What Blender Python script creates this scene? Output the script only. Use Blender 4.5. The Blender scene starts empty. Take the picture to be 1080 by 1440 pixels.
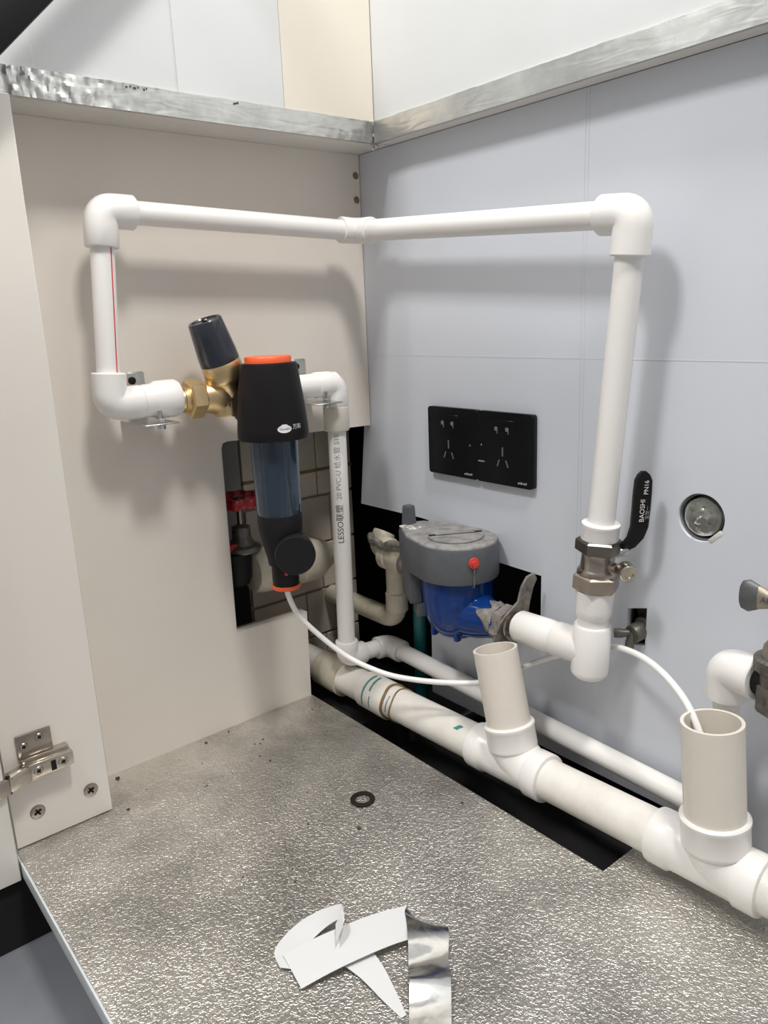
import bpy, bmesh, math, random
from mathutils import Vector, Matrix, noise
V = Vector
random.seed(7)
scene = bpy.context.scene
col = scene.collection

# ---------------------------------------------------------------- camera
cam_d = bpy.data.cameras.new('camera'); cam = bpy.data.objects.new('camera', cam_d); col.objects.link(cam)
cam.location = (0.85769, -0.67876, 0.52343)
cam.rotation_euler = (math.radians(75.711), math.radians(2.3073), math.radians(50.3607))
cam_d.sensor_fit = 'HORIZONTAL'; cam_d.sensor_width = 36.0; cam_d.lens = 36.0 * 1085.05 / 1080.0
cam_d.clip_start = 0.01
scene.camera = cam

# ---------------------------------------------------------------- world, lamps, exposure
w = bpy.data.worlds.new('room_light'); scene.world = w; w.use_nodes = True
w.node_tree.nodes['Background'].inputs[0].default_value = (1.0, 0.985, 0.965, 1)
w.node_tree.nodes['Background'].inputs[1].default_value = 0.33
def area(name, loc, target, size, watts, colr):
    d = bpy.data.lights.new(name, 'AREA'); d.shape = 'SQUARE'; d.size = size; d.energy = watts; d.color = colr
    o = bpy.data.objects.new(name, d); col.objects.link(o); o.location = loc
    o.rotation_euler = (V(target) - V(loc)).to_track_quat('-Z', 'Y').to_euler()
area('ceiling_lamp', (0.30, -1.15, 2.0), (0.25, -0.15, 0.4), 0.26, 19, (1.0, 0.985, 0.96))
area('ceiling_lamp', (0.98, -0.36, 2.0), (0.20, -0.20, 0.4), 0.24, 19.5, (1.0, 0.965, 0.92))
vs = scene.view_settings
vs.view_transform = 'Standard'; vs.look = 'None'; vs.gamma = 1.0; vs.use_curve_mapping = False; vs.exposure = 0.0

# ---------------------------------------------------------------- materials
def mat(name, c, rough=0.5, metal=0.0, var=0.0, vscale=20.0, bump=0.0, bscale=200.0, c2=None, thr=None, trans=0.0, spec=0.5, coat=0.0, bdist=0.001, rvar=0.0, distort=0.0):
    m = bpy.data.materials.new(name); m.use_nodes = True
    nt = m.node_tree; N = nt.nodes; L = nt.links; b = N['Principled BSDF']
    b.inputs['Base Color'].default_value = (*c, 1); b.inputs['Roughness'].default_value = rough
    b.inputs['Metallic'].default_value = metal; b.inputs['Transmission Weight'].default_value = trans
    b.inputs['Specular IOR Level'].default_value = spec; b.inputs['Coat Weight'].default_value = coat
    tc = N.new('ShaderNodeTexCoord')
    if var > 0 or c2:
        n = N.new('ShaderNodeTexNoise'); n.inputs['Scale'].default_value = vscale; n.inputs['Detail'].default_value = 6
        n.inputs['Roughness'].default_value = 0.6
        L.new(tc.outputs['Object'], n.inputs['Vector'])
        r = N.new('ShaderNodeValToRGB')
        lo, hi = thr if thr else (0.3, 0.7)
        r.color_ramp.elements[0].position = lo; r.color_ramp.elements[1].position = hi
        d = c2 if c2 else tuple(max(0, x * (1 - var)) for x in c)
        r.color_ramp.elements[0].color = (*d, 1); r.color_ramp.elements[1].color = (*c, 1)
        L.new(n.outputs['Fac'], r.inputs['Fac']); L.new(r.outputs['Color'], b.inputs['Base Color'])
    if rvar > 0:
        n3 = N.new('ShaderNodeTexNoise'); n3.inputs['Scale'].default_value = vscale * 1.7
        L.new(tc.outputs['Object'], n3.inputs['Vector'])
        mr = N.new('ShaderNodeMapRange'); mr.inputs['To Min'].default_value = max(0.02, rough - rvar); mr.inputs['To Max'].default_value = min(1, rough + rvar)
        L.new(n3.outputs['Fac'], mr.inputs['Value']); L.new(mr.outputs['Result'], b.inputs['Roughness'])
    if bump > 0:
        n2 = N.new('ShaderNodeTexNoise'); n2.inputs['Scale'].default_value = bscale; n2.inputs['Detail'].default_value = 3
        n2.inputs['Distortion'].default_value = distort
        L.new(tc.outputs['Object'], n2.inputs['Vector'])
        bp = N.new('ShaderNodeBump'); bp.inputs['Strength'].default_value = bump; bp.inputs['Distance'].default_value = bdist
        L.new(n2.outputs['Fac'], bp.inputs['Height']); L.new(bp.outputs['Normal'], b.inputs['Normal'])
    return m

M = {}
M['cream'] = mat('cream_melamine', (0.80, 0.745, 0.68), 0.42, var=0.05, vscale=5)
M['stile'] = mat('stile_melamine', (0.83, 0.79, 0.73), 0.42, var=0.04, vscale=6)
M['film'] = mat('blue_grey_film', (0.655, 0.685, 0.745), 0.38, var=0.04, vscale=6, bump=0.05, bscale=9, bdist=0.01)
M['upfilm'] = mat('white_film', (0.72, 0.74, 0.745), 0.3, var=0.08, vscale=5, bump=0.08, bscale=7, bdist=0.01)
M['upcream'] = mat('cream_board', (0.80, 0.745, 0.65), 0.4, var=0.03, vscale=4)
M['rail'] = mat('rail_board', (0.74, 0.72, 0.68), 0.5, var=0.1, vscale=12)
M['pvc'] = mat('white_pvc', (0.88, 0.86, 0.835), 0.28, var=0.02, vscale=20)
M['drainpvc'] = mat('old_drain_pvc', (0.84, 0.81, 0.76), 0.33, var=0.14, vscale=26, thr=(0.28, 0.55))
M['riserpvc'] = mat('ivory_pvc', (0.78, 0.73, 0.655), 0.35, var=0.05, vscale=30)
M['oldpvc'] = mat('yellowed_pvc', (0.66, 0.61, 0.49), 0.45, var=0.25, vscale=40)
M['hose'] = mat('white_hose', (0.90, 0.90, 0.88), 0.3)
M['brass'] = mat('brass', (0.80, 0.60, 0.34), 0.36, 1.0, var=0.15, vscale=60, bump=0.05, bscale=400)
M['black'] = mat('black_plastic', (0.009, 0.008, 0.009), 0.42, spec=0.22)
M['blackmatte'] = mat('black_matte', (0.009, 0.009, 0.011), 0.55, spec=0.25)
M['navy'] = mat('smoked_plastic', (0.020, 0.024, 0.034), 0.22, coat=0.3)
M['orange'] = mat('orange_plastic', (0.85, 0.13, 0.04), 0.4)
M['bowl'] = mat('smoked_blue_bowl', (0.25, 0.37, 0.50), 0.06, trans=0.92, spec=0.5)
M['core'] = mat('filter_mesh', (0.02, 0.03, 0.045), 0.5, bump=0.3, bscale=900)
M['zinc'] = mat('zinc_steel', (0.62, 0.63, 0.62), 0.35, 1.0, var=0.15, vscale=80)
M['chrome'] = mat('nickel', (0.60, 0.55, 0.48), 0.22, 1.0, var=0.2, vscale=60)
M['nickel'] = mat('dull_nickel', (0.46, 0.41, 0.365), 0.27, 1.0, var=0.25, vscale=60)
M['darknut'] = mat('dark_nickel', (0.22, 0.21, 0.19), 0.38, 1.0, var=0.3, vscale=70)
M['meterblue'] = mat('blue_enamel', (0.006, 0.040, 0.20), 0.10, var=0.25, vscale=30, spec=0.28)
M['dirtymetal'] = mat('mortar_caked_metal', (0.33, 0.30, 0.26), 0.8, 0.2, var=0.5, vscale=90, bump=0.5, bscale=220, c2=(0.12, 0.11, 0.10))
M['metergrey'] = mat('grey_meter_cap', (0.105, 0.112, 0.125), 0.55, var=0.2, vscale=45, bump=0.05, bscale=300)
M['meterdust'] = mat('dusty_grey_cap', (0.30, 0.29, 0.28), 0.8, vscale=70, c2=(0.165, 0.165, 0.17), thr=(0.35, 0.6))
M['mortar'] = mat('white_mortar', (0.62, 0.60, 0.55), 0.9, bump=0.8, bscale=250)
M['red'] = mat('red_seal', (0.62, 0.05, 0.04), 0.35)
M['redwheel'] = mat('red_painted_iron', (0.50, 0.025, 0.04), 0.35, var=0.5, vscale=120)
M['teal'] = mat('teal_pipe', (0.02, 0.17, 0.18), 0.4, var=0.3, vscale=30)
M['tealpaint'] = mat('teal_paint', (0.06, 0.27, 0.26), 0.5)
M['glue'] = mat('brown_glue', (0.30, 0.20, 0.09), 0.5, var=0.4, vscale=60)
M['socket'] = mat('black_socket', (0.005, 0.0055, 0.007), 0.25, spec=0.28)
M['slot'] = mat('socket_contact', (0.42, 0.42, 0.40), 0.35, 0.8)
M['void'] = mat('cavity_shade_black', (0.018, 0.017, 0.018), 0.95, var=0.3, vscale=12)  # near-black: shade of the cavity and floor slot is put into this colour
M['tile'] = mat('wall_tile', (0.66, 0.585, 0.50), 0.4, var=0.3, vscale=14)
M['tileband'] = mat('cream_border_tile', (0.72, 0.64, 0.53), 0.4, var=0.25, vscale=22)
M['tileolive'] = mat('olive_tile', (0.55, 0.52, 0.43), 0.4, var=0.2, vscale=10)
M['grout'] = mat('grout', (0.42, 0.38, 0.33), 0.9)
M['plaster'] = mat('grey_plaster', (0.30, 0.29, 0.275), 0.9, var=0.2, vscale=9)
M['edge'] = mat('edge_band', (0.66, 0.70, 0.72), 0.4, var=0.1, vscale=30)
M['roomfloor'] = mat('room_floor', (0.24, 0.255, 0.28), 0.3, var=0.25, vscale=6, bump=0.05, bscale=20)
M['rubber'] = mat('rubber', (0.022, 0.016, 0.012), 0.7, var=0.4, vscale=120, spec=0.2)
M['paper'] = mat('release_paper', (0.70, 0.71, 0.715), 0.45)
M['tapefoil'] = mat('tape_foil', (0.78, 0.78, 0.78), 0.2, 1.0, bump=0.4, bscale=28, bdist=0.004)
M['ink'] = mat('black_ink', (0.06, 0.06, 0.06), 0.6)
M['greyink'] = mat('faded_ink', (0.33, 0.33, 0.33), 0.6)
M['whiteink'] = mat('white_ink', (0.75, 0.75, 0.75), 0.5)
M['redink'] = mat('red_line', (0.62, 0.05, 0.04), 0.5)
M['crumb'] = mat('dirt_crumb', (0.07, 0.055, 0.045), 0.9)
M['oldsteel'] = mat('old_valve_metal', (0.215, 0.205, 0.18), 0.45, 0.7, var=0.5, vscale=90, bump=0.3, bscale=300)
M['handle'] = mat('worn_zinc_handle', (0.42, 0.37, 0.31), 0.5, 0.8, var=0.3, vscale=80, bump=0.2, bscale=350)
M['handletip'] = mat('dark_zinc', (0.17, 0.175, 0.18), 0.5, 0.6, var=0.3, vscale=120, bump=0.2, bscale=500)
M['stubgrey'] = mat('grey_plaster_stub', (0.22, 0.235, 0.215), 0.6, var=0.5, vscale=110, bump=0.5, bscale=260)
M['glassy'] = mat('clear_stopper', (0.36, 0.37, 0.33), 0.15, var=0.4, vscale=120, bump=0.3, bscale=160, trans=0.45)

def foil_mat(name, base, rough, scale, strength, dist, stain=False, stretch=(1, 1, 1), metal=1.0):
    m = bpy.data.materials.new(name); m.use_nodes = True
    nt = m.node_tree; N = nt.nodes; L = nt.links; b = N['Principled BSDF']
    b.inputs['Metallic'].default_value = metal
    tc = N.new('ShaderNodeTexCoord'); mp = N.new('ShaderNodeMapping'); mp.inputs['Scale'].default_value = stretch
    L.new(tc.outputs['Object'], mp.inputs['Vector'])
    n = N.new('ShaderNodeTexNoise'); n.inputs['Scale'].default_value = scale; n.inputs['Detail'].default_value = 1.0
    n.inputs['Distortion'].default_value = 1.2
    L.new(mp.outputs['Vector'], n.inputs['Vector'])
    rmp = N.new('ShaderNodeValToRGB'); e = rmp.color_ramp.elements
    e[0].position = 0.40; e[0].color = (0, 0, 0, 1); e[1].position = 0.60; e[1].color = (1, 1, 1, 1)
    L.new(n.outputs['Fac'], rmp.inputs['Fac'])
    bp = N.new('ShaderNodeBump'); bp.inputs['Strength'].default_value = strength; bp.inputs['Distance'].default_value = dist
    L.new(rmp.outputs['Color'], bp.inputs['Height']); L.new(bp.outputs['Normal'], b.inputs['Normal'])
    n2 = N.new('ShaderNodeTexNoise'); n2.inputs['Scale'].default_value = 7.0; n2.inputs['Detail'].default_value = 8; n2.inputs['Roughness'].default_value = 0.65
    L.new(tc.outputs['Object'], n2.inputs['Vector'])
    r2 = N.new('ShaderNodeValToRGB'); e = r2.color_ramp.elements
    e[0].position = 0.36; e[1].position = 0.62
    e[0].color = tuple(x * (0.48 if stain else 0.62) for x in base) + (1,); e[1].color = (*base, 1)
    L.new(n2.outputs['Fac'], r2.inputs['Fac']); L.new(r2.outputs['Color'], b.inputs['Base Color'])
    mr = N.new('ShaderNodeMapRange'); mr.inputs['To Min'].default_value = rough + 0.14; mr.inputs['To Max'].default_value = rough
    mr.inputs['From Min'].default_value = 0.3; mr.inputs['From Max'].default_value = 0.65
    L.new(n2.outputs['Fac'], mr.inputs['Value']); L.new(mr.outputs['Result'], b.inputs['Roughness'])
    return m
M['foilfloor'] = foil_mat('embossed_foil', (0.76, 0.73, 0.68), 0.28, 275.0, 0.46, 0.0012, True, metal=0.86)
M['foil'] = foil_mat('crumpled_foil', (0.84, 0.84, 0.82), 0.26, 60.0, 0.07, 0.003, stretch=(0.25, 0.25, 1.5))

# ---------------------------------------------------------------- mesh helpers
def link(name, bm, m, parent=None, smooth=True, angle=40):
    bmesh.ops.recalc_face_normals(bm, faces=bm.faces[:])
    me = bpy.data.meshes.new(name); bm.to_mesh(me); bm.free()
    return link_mesh(name, me, m, parent, smooth, angle)
def link_mesh(name, me, m, parent=None, smooth=True, angle=40):
    me.materials.clear(); me.materials.append(M[m] if isinstance(m, str) else m)
    if smooth:
        me.polygons.foreach_set('use_smooth', [True] * len(me.polygons))
        me.set_sharp_from_angle(angle=math.radians(angle))
    # origin at the middle of the base
    xs = [v.co for v in me.vertices]
    c = V((sum(p.x for p in xs) / len(xs), sum(p.y for p in xs) / len(xs), min(p.z for p in xs)))
    me.transform(Matrix.Translation(-c))
    o = bpy.data.objects.new(name, me); col.objects.link(o); o.location = c
    if parent:
        o.parent = parent; o.matrix_parent_inverse = WORLD[parent.name].inverted()
        o.matrix_parent_inverse = Matrix.Translation(-ORG[parent.name])
    ORG[o.name] = c.copy()
    return o
ORG = {}; WORLD = {}
class _W(dict):
    def __missing__(self, k): return Matrix()
WORLD = _W()
def tag(o, label, cat=None, group=None, kind=None):
    o['label'] = label
    if cat: o['category'] = cat
    if group: o['group'] = group
    if kind: o['kind'] = kind
    return o
def thing(name, loc, label, cat, group=None):
    o = bpy.data.objects.new(name, None); col.objects.link(o); o.location = loc; o.empty_display_size = 0.02
    ORG[o.name] = V(loc); tag(o, label, cat, group); return o
def struct(o, label=None):
    o['kind'] = 'structure'
    if label: o['label'] = label
    return o

def box(lo, hi, bev=0.0, seg=2, bm=None):
    b = bmesh.new()
    lo, hi = V(lo), V(hi)
    bmesh.ops.create_cube(b, size=1.0, matrix=Matrix.Translation((lo + hi) / 2) @ Matrix.Diagonal((*(hi - lo), 1)))
    if bev: bmesh.ops.bevel(b, geom=b.edges[:], offset=bev, segments=seg, affect='EDGES', profile=0.5)
    if bm is None: return b
    me = bpy.data.meshes.new('t'); b.to_mesh(me); b.free(); bm.from_mesh(me); bpy.data.meshes.remove(me); return bm
def obox(c, X, Y, Z, size, bev=0.0, bm=None):
    X, Y, Z = V(X).normalized(), V(Y).normalized(), V(Z).normalized()
    b = box(-V(size) / 2, V(size) / 2, bev)
    R = Matrix((X, Y, Z)).transposed().to_4x4()
    bmesh.ops.transform(b, matrix=Matrix.Translation(V(c)) @ R, verts=b.verts[:])
    if bm is None: return b
    me = bpy.data.meshes.new('t'); b.to_mesh(me); b.free(); bm.from_mesh(me); bpy.data.meshes.remove(me); return bm
def frame(d):
    d = V(d).normalized()
    a = V((0, 0, 1)) if abs(d.z) < 0.95 else V((1, 0, 0))
    u = d.cross(a).normalized(); return u, d.cross(u).normalized(), d
def sweep(pts, rad, seg=24, bm=None, cap=True):
    bm = bm or bmesh.new(); pts = [V(p) for p in pts]; n = len(pts)
    if not hasattr(rad, '__len__'): rad = [rad] * n
    tang = []
    for i in range(n):
        a = pts[max(i - 1, 0)]; b = pts[min(i + 1, n - 1)]
        if (b - a).length < 1e-9: b = pts[min(i + 2, n - 1)]; a = pts[max(i - 2, 0)]
        tang.append((b - a).normalized())
    u, v, _ = frame(tang[0]); rings = []
    for i in range(n):
        if i:
            q = tang[i - 1].rotation_difference(tang[i]); u = q @ u
            u = (u - tang[i] * u.dot(tang[i])).normalized()
        v = tang[i].cross(u)
        rings.append([bm.verts.new(pts[i] + (u * math.cos(2 * math.pi * k / seg) + v * math.sin(2 * math.pi * k / seg)) * rad[i]) for k in range(seg)])
    for i in range(n - 1):
        for k in range(seg):
            bm.faces.new((rings[i][k], rings[i][(k + 1) % seg], rings[i + 1][(k + 1) % seg], rings[i + 1][k]))
    if cap: bm.faces.new(rings[0][::-1]); bm.faces.new(rings[-1])
    return bm
def lathe(prof, o, axis=(0, 0, 1), seg=32, bm=None, rot=0.0, close=False):
    """prof: (radius, height) pairs along the axis; r = 0 closes to a point."""
    bm = bm or bmesh.new(); u, v, d = frame(axis); o = V(o); rings = []
    for r, h in prof:
        if r < 1e-7: rings.append([bm.verts.new(o + d * h)])
        else: rings.append([bm.verts.new(o + d * h + (u * math.cos(rot + 2 * math.pi * k / seg) + v * math.sin(rot + 2 * math.pi * k / seg)) * r) for k in range(seg)])
    pairs = list(zip(rings, rings[1:]))
    if close: pairs.append((rings[-1], rings[0]))
    for A, B in pairs:
        if len(A) == 1 and len(B) == 1: continue
        for k in range(seg):
            j = (k + 1) % seg
            if len(A) == 1: bm.faces.new((A[0], B[j], B[k]))
            elif len(B) == 1: bm.faces.new((A[k], A[j], B[0]))
            else: bm.faces.new((A[k], A[j], B[j], B[k]))
    if not close:
        if len(rings[0]) > 1: bm.faces.new(rings[0][::-1])
        if len(rings[-1]) > 1: bm.faces.new(rings[-1])
    return bm
def hexnut(o, axis, r, h, bm=None, rot=0.0):
    c = r * 0.08
    return lathe([(r * 0.9, 0), (r, c), (r, h - c), (r * 0.9, h)], o, axis, 6, bm, rot)
def arc(p, a, b, leg, rc, n=8):
    """polyline from p+a*leg through a rounded corner at p to p+b*leg"""
    p, a, b = V(p), V(a).normalized(), V(b).normalized(); out = [p + a * leg]
    s, e = p + a * rc, p + b * rc
    for i in range(n + 1):
        t = i / n; out.append(s * (1 - t) ** 2 + p * 2 * t * (1 - t) + e * t * t)
    out.append(p + b * leg); return out
def elbow(p, a, b, r=0.0172, leg=0.031, leg2=None, rc=0.013):
    p, a, b = V(p), V(a).normalized(), V(b).normalized(); leg2 = leg2 or leg
    pts = arc(p, a, b, leg, rc); pts[-1] = p + b * leg2
    rr = [r] * len(pts)
    rr[1:-1] = [r * 0.985] * (len(pts) - 2)
    # chamfered socket mouths
    pts = [pts[0], pts[0] - a * 0.0015] + pts[1:-1] + [pts[-1] - b * 0.0015, pts[-1]]
    rr = [r * 0.93, r] + rr[1:-1] + [r, r * 0.93]
    return sweep(pts, rr, 28)
def smoothpath(P, n=12):
    P = [V(p) for p in P]; Q = [P[0] * 2 - P[1]] + P + [P[-1] * 2 - P[-2]]; out = []
    for i in range(1, len(Q) - 2):
        a, b, c, d = Q[i - 1:i + 3]
        for k in range(n):
            t = k / n
            out.append(0.5 * ((2 * b) + (c - a) * t + (2 * a - 5 * b + 4 * c - d) * t * t + (3 * b - a - 3 * c + d) * t ** 3))
    out.append(P[-1]); return out
def plate2d(outer, holes, plane, d0, d1, name='plate'):
    """flat board with cut-outs. plane 'x': coords (y,z); 'y': (x,z); 'z': (x,y); solid between d0 and d1"""
    cu = bpy.data.curves.new(name, 'CURVE'); cu.dimensions = '2D'; cu.fill_mode = 'BOTH'
    for loop in [outer] + holes:
        s = cu.splines.new('POLY'); s.points.add(len(loop) - 1); s.use_cyclic_u = True
        for p, q in zip(s.points, loop): p.co = (q[0], q[1], 0, 1)
    cu.extrude = abs(d1 - d0) / 2
    o = bpy.data.objects.new(name, cu); col.objects.link(o)
    me = bpy.data.meshes.new_from_object(o.evaluated_get(bpy.context.evaluated_depsgraph_get()))
    bpy.data.objects.remove(o); bpy.data.curves.remove(cu)
    mid = (d0 + d1) / 2
    for v in me.vertices:
        a, b, c = v.co
        v.co = {'x': (c + mid, a, b), 'y': (a, c + mid, b), 'z': (a, b, c + mid)}[plane]
    bm = bmesh.new(); bm.from_mesh(me); bpy.data.meshes.remove(me)
    bmesh.ops.remove_doubles(bm, verts=bm.verts[:], dist=1e-6)
    return bm
def text_mesh(s, size, thick=0.0):
    cu = bpy.data.curves.new('t', 'FONT'); cu.body = s; cu.size = size; cu.align_x = 'LEFT'; cu.align_y = 'CENTER'; cu.resolution_u = 3
    o = bpy.data.objects.new('t', cu); col.objects.link(o)
    me = bpy.data.meshes.new_from_object(o.evaluated_get(bpy.context.evaluated_depsgraph_get()))
    bpy.data.objects.remove(o); bpy.data.curves.remove(cu)
    return me
def text_on(name, s, size, m, parent, fn):
    me = text_mesh(s, size); b_ = bmesh.new(); b_.from_mesh(me); bmesh.ops.remove_doubles(b_, verts=b_.verts[:], dist=1e-7)
    bmesh.ops.subdivide_edges(b_, edges=[e for e in b_.edges if e.calc_length() > size * 0.18], cuts=3, use_grid_fill=True)
    bmesh.ops.triangulate(b_, faces=b_.faces[:]); b_.to_mesh(me); b_.free()
    for v in me.vertices: v.co = fn(v.co.x, v.co.y)
    return link_mesh(name, me, m, parent, smooth=False)
def circ(c, r, n=40): return [(c[0] + r * math.cos(2 * math.pi * k / n), c[1] + r * math.sin(2 * math.pi * k / n)) for k in range(n)]
X, Y, Z = V((1, 0, 0)), V((0, 1, 0)), V((0, 0, 1))
CAMD = V((0.77, -0.64, 0)).normalized()

# ================================================================ THE SETTING
# left side board with its L-shaped cut-out
lp = [(-0.552, 0), (-0.1315, 0), (-0.129, 0.1268), (-0.2394, 0.1304), (-0.2372, 0.372), (-0.2345, 0.3785), (-0.228, 0.3802), (-0.1, 0.3757), (-0.001, 0.3735), (-0.001, 0.7278), (-0.552, 0.7278)]
wl = struct(link('wall_left', plate2d(lp, [], 'x', -0.016, 0.0), 'cream', smooth=False), 'cream laminate cabinet side board with a cut-out for pipes')
# rough pale sawn edge of the cut-out
bm = bmesh.new()
random.seed(3)
def rough_edge(a, b, n, bm, wd=0.0035):
    rows = []
    a, b = V(a), V(b); d = (b - a).normalized(); nn = V((0, -d.z, d.y))
    for i in range(n + 1):
        p = a + (b - a) * i / n; s = wd * (0.35 + random.random())
        rows.append((bm.verts.new(p + X * 0.0004), bm.verts.new(p + nn * s + X * 0.0004)))
    for q, r in zip(rows, rows[1:]): bm.faces.new((q[0], r[0], r[1], q[1]))
rough_edge((0, -0.2394, 0.1304), (0, -0.129, 0.1268), 26, bm, -0.0022)
rough_edge((0, -0.2372, 0.372), (0, -0.2394, 0.1304), 40, bm, -0.0012)
link('sawn_edge', bm, 'rail', wl, smooth=False)
# back board
bp_ = [(-0.012, 0.7278), (-0.012, 0.40), (-0.032, 0.2534), (0.1004, 0.2548), (0.116, 0.254), (0.116, 0.226), (0.308, 0.221), (0.3074, 0.128), (0.1164, 0.125), (0.114, 0.0), (1.6, 0), (1.6, 0.7278)]
wb = struct(link('wall_back', plate2d(bp_, [circ((0.4985, 0.325), 0.0235), [(0.4245, 0.172), (0.446, 0.177), (0.4465, 0.219), (0.4235, 0.2125)]], 'y', 0.0, 0.012), 'film', smooth=False), 'blue grey film covered cabinet back board')
for k, dx in enumerate((0.0, 0.0042)):
    link('film_seam', box((0.3563 + dx, -0.0003, 0.19), (0.3569 + dx, 0.0, 0.727)), 'film', wb, smooth=False)
link('film_seam', box((0.0, -0.0002, 0.4714), (1.6, 0.0, 0.4722)), 'film', wb, smooth=False)
# embossed foil floor of the cabinet with the long slot for the pipes
fp = [(-0.016, -0.549), (1.6, -0.549), (1.6, 0.012), (0.4935, 0.012), (0.4925, -0.131), (-0.016, -0.1305)]
fl = struct(link('floor', plate2d(fp, [], 'z', -0.018, 0.0), 'foilfloor', smooth=False), 'embossed aluminium foil cabinet floor board')
link('edge_band', box((-0.016, -0.5512, -0.018), (1.6, -0.549, -0.0008), 0.0006), 'edge', fl)
link('slot_edge', box((0.0, -0.1302, -0.018), (0.4925, -0.1295, -0.0004)), 'void', fl, smooth=False)
# front stile and open door
st = struct(link('trim_1', box((-0.016, -0.548, 0.0006), (0.069, -0.447, 0.7278), 0.0008, 1), 'stile'), 'off-white cabinet front stile')
dr = struct(link('door_1', box((0.074, -1.05, -0.020), (0.092, -0.5525, 0.745), 0.001, 1), 'stile'), 'off-white open cabinet door')
# top rails with crumpled foil tape over their faces
rl = struct(link('trim_2', box((-0.016, -0.70, 0.728), (0.064, -0.0005, 0.7515), 0.0008, 1), 'rail'), 'foil wrapped rail on the side board')
rb = struct(link('trim_3', box((0.066, -0.0262, 0.728), (1.6, -0.0005, 0.7515), 0.0008, 1), 'rail'), 'foil wrapped rail on the back board')
def foil_strip(length, point, crumple, n, seed):
    bm = bmesh.new(); rows = []; prof = []
    for j in range(3): prof.append((0.0, -0.0015 + 0.0, j))          # lap under
    for i in range(n + 1):
        t = i / n; r = []
        for j in range(9):
            s = j / 8
            amp = crumple(t)
            if j == 0: a, b = -0.004 - 0.0025 * noise.noise(V((t * length * 130, 1.3, seed))) * (0.4 + amp * 300), -0.0004   # (depth back under, height)
            else: a, b = 0.0012, -0.0008 + (s - 0.125) / 0.875 * 0.0245 + (0.0008 * noise.noise(V((t * length * 60, 9.7, seed))) if j == 8 else 0)
            d = amp * (noise.noise(V((t * length * 75, s * 2.4, seed))) + 0.7 * noise.noise(V((t * length * 230, s * 5.0, seed + 4))))
            r.append(bm.verts.new(point(t, a + (abs(d) if j else 0) + (amp * 0.5 if j else 0), b)))
        rows.append(r)
    for q, r in zip(rows, rows[1:]):
        for j in range(8): bm.faces.new((q[j], r[j], r[j + 1], q[j + 1]))
    return bm
link('foil_tape', foil_strip(0.64, lambda t, a, b: V((0.064 + a, -0.665 + 0.644 * t, 0.728 + b)), lambda t: 0.0004 + 0.0030 * max(0, 1 - abs(t - 0.36) / 0.26) + 0.0012 * max(0, (t - 0.86) / 0.14), 330, 2.0), 'foil', rl, angle=25)
link('foil_tape', foil_strip(1.5, lambda t, a, b: V((0.068 + 1.5 * t, -0.0262 - a, 0.728 + b)), lambda t: 0.0004 + 0.0016 * max(0, 1 - t / 0.02) + 0.0007 * max(0, 1 - abs(t - 0.32) / 0.05), 420, 6.0), 'foil', rb, angle=25)
bm = bmesh.new()                                                     # crumpled foil knot in the corner
for i in range(14):
    c = V((0.062 + random.uniform(-0.004, 0.006), -0.022 + random.uniform(-0.010, 0.004), 0.7275 + random.uniform(-0.003, 0.022)))
    bmesh.ops.create_icosphere(bm, subdivisions=1, radius=random.uniform(0.0015, 0.0034), matrix=Matrix.Translation(c) @ Matrix.Diagonal((random.uniform(.5, 1.5), random.uniform(.5, 1.2), random.uniform(.8, 1.9), 1)))
link('foil_knot', bm, 'foil', rl, smooth=False)
bm = bmesh.new()
for i, (yy, ln) in enumerate([(-0.3375, .002), (-0.333, .0012), (-0.3295, .0026), (-0.325, .001), (-0.3195, .0018), (-0.3165, .001), (-0.219, .0022), (-0.2155, .002)]):
    box((0.0660, yy, 0.7475 + 0.001 * (i % 2)), (0.0668, yy + ln, 0.7492 + 0.001 * (i % 2)), bm=bm)
link('printed_mark', bm, 'ink', rl, smooth=False)
# walls above the rails
wu = struct(link('wall_upper_left', box((-0.36, -1.3, 0.7515), (0.0600, 0.16, 1.75)), 'upfilm', smooth=False), 'wall above the foil rail over the side board')
link('board', box((0.0600, -0.1515, 0.7516), (0.0612, -0.0235, 1.74)), 'upcream', wu, smooth=False)
link('board', box((0.0600, -0.279, 0.7516), (0.0614, -0.1522, 1.74)), 'upfilm', wu, smooth=False)
link('film_sheet', box((0.0600, -0.42, 0.7516), (0.0608, -0.2815, 1.74)), 'upfilm', wu, smooth=False)
wv = struct(link('wall_upper_back', box((0.0615, -0.0225, 0.7515), (1.6, 0.16, 1.75)), 'upfilm', smooth=False), 'white wall above the foil rail over the back board')
# masonry behind the boards; near-black walls have their shade put into the colour
struct(link('wall_cavity_back', box((-0.36, 0.14, -0.1), (1.6, 0.16, 0.7515)), 'void', smooth=False), 'masonry behind the back board with its shade painted near-black')
struct(link('wall_cavity_left', box((-0.36, -0.548, -0.1), (-0.34, 0.14, 0.7515)), 'void', smooth=False), 'masonry beside the cabinet with its shade painted near-black')
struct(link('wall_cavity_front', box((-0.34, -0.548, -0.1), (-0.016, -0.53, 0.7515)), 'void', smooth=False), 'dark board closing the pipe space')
tw = struct(link('wall_tiled', box((-0.14, -0.36, -0.1), (-0.106, 0.036, 0.7515)), 'grout', smooth=False), 'old tiled wall behind the side board')
struct(link('floor_room', box((-0.36, -2.4, -0.12), (2.4, 0.16, -0.1)), 'roomfloor', smooth=False), 'grey glossy floor of the room')
struct(link('trim_4', box((-0.33, -1.10, -0.1), (0.084, -0.02, -0.0225)), 'void', smooth=False), 'near-black block under the door and stile')  # plain near-black block filling the space under door and stile
struct(link('floor_shade_liner', box((0.086, -0.50, -0.1), (1.6, 0.13, -0.085)), 'void', smooth=False), 'added black liner standing in for shade under the cabinet floor slot')  # black liner added so that the slot reads as deep shade
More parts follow.
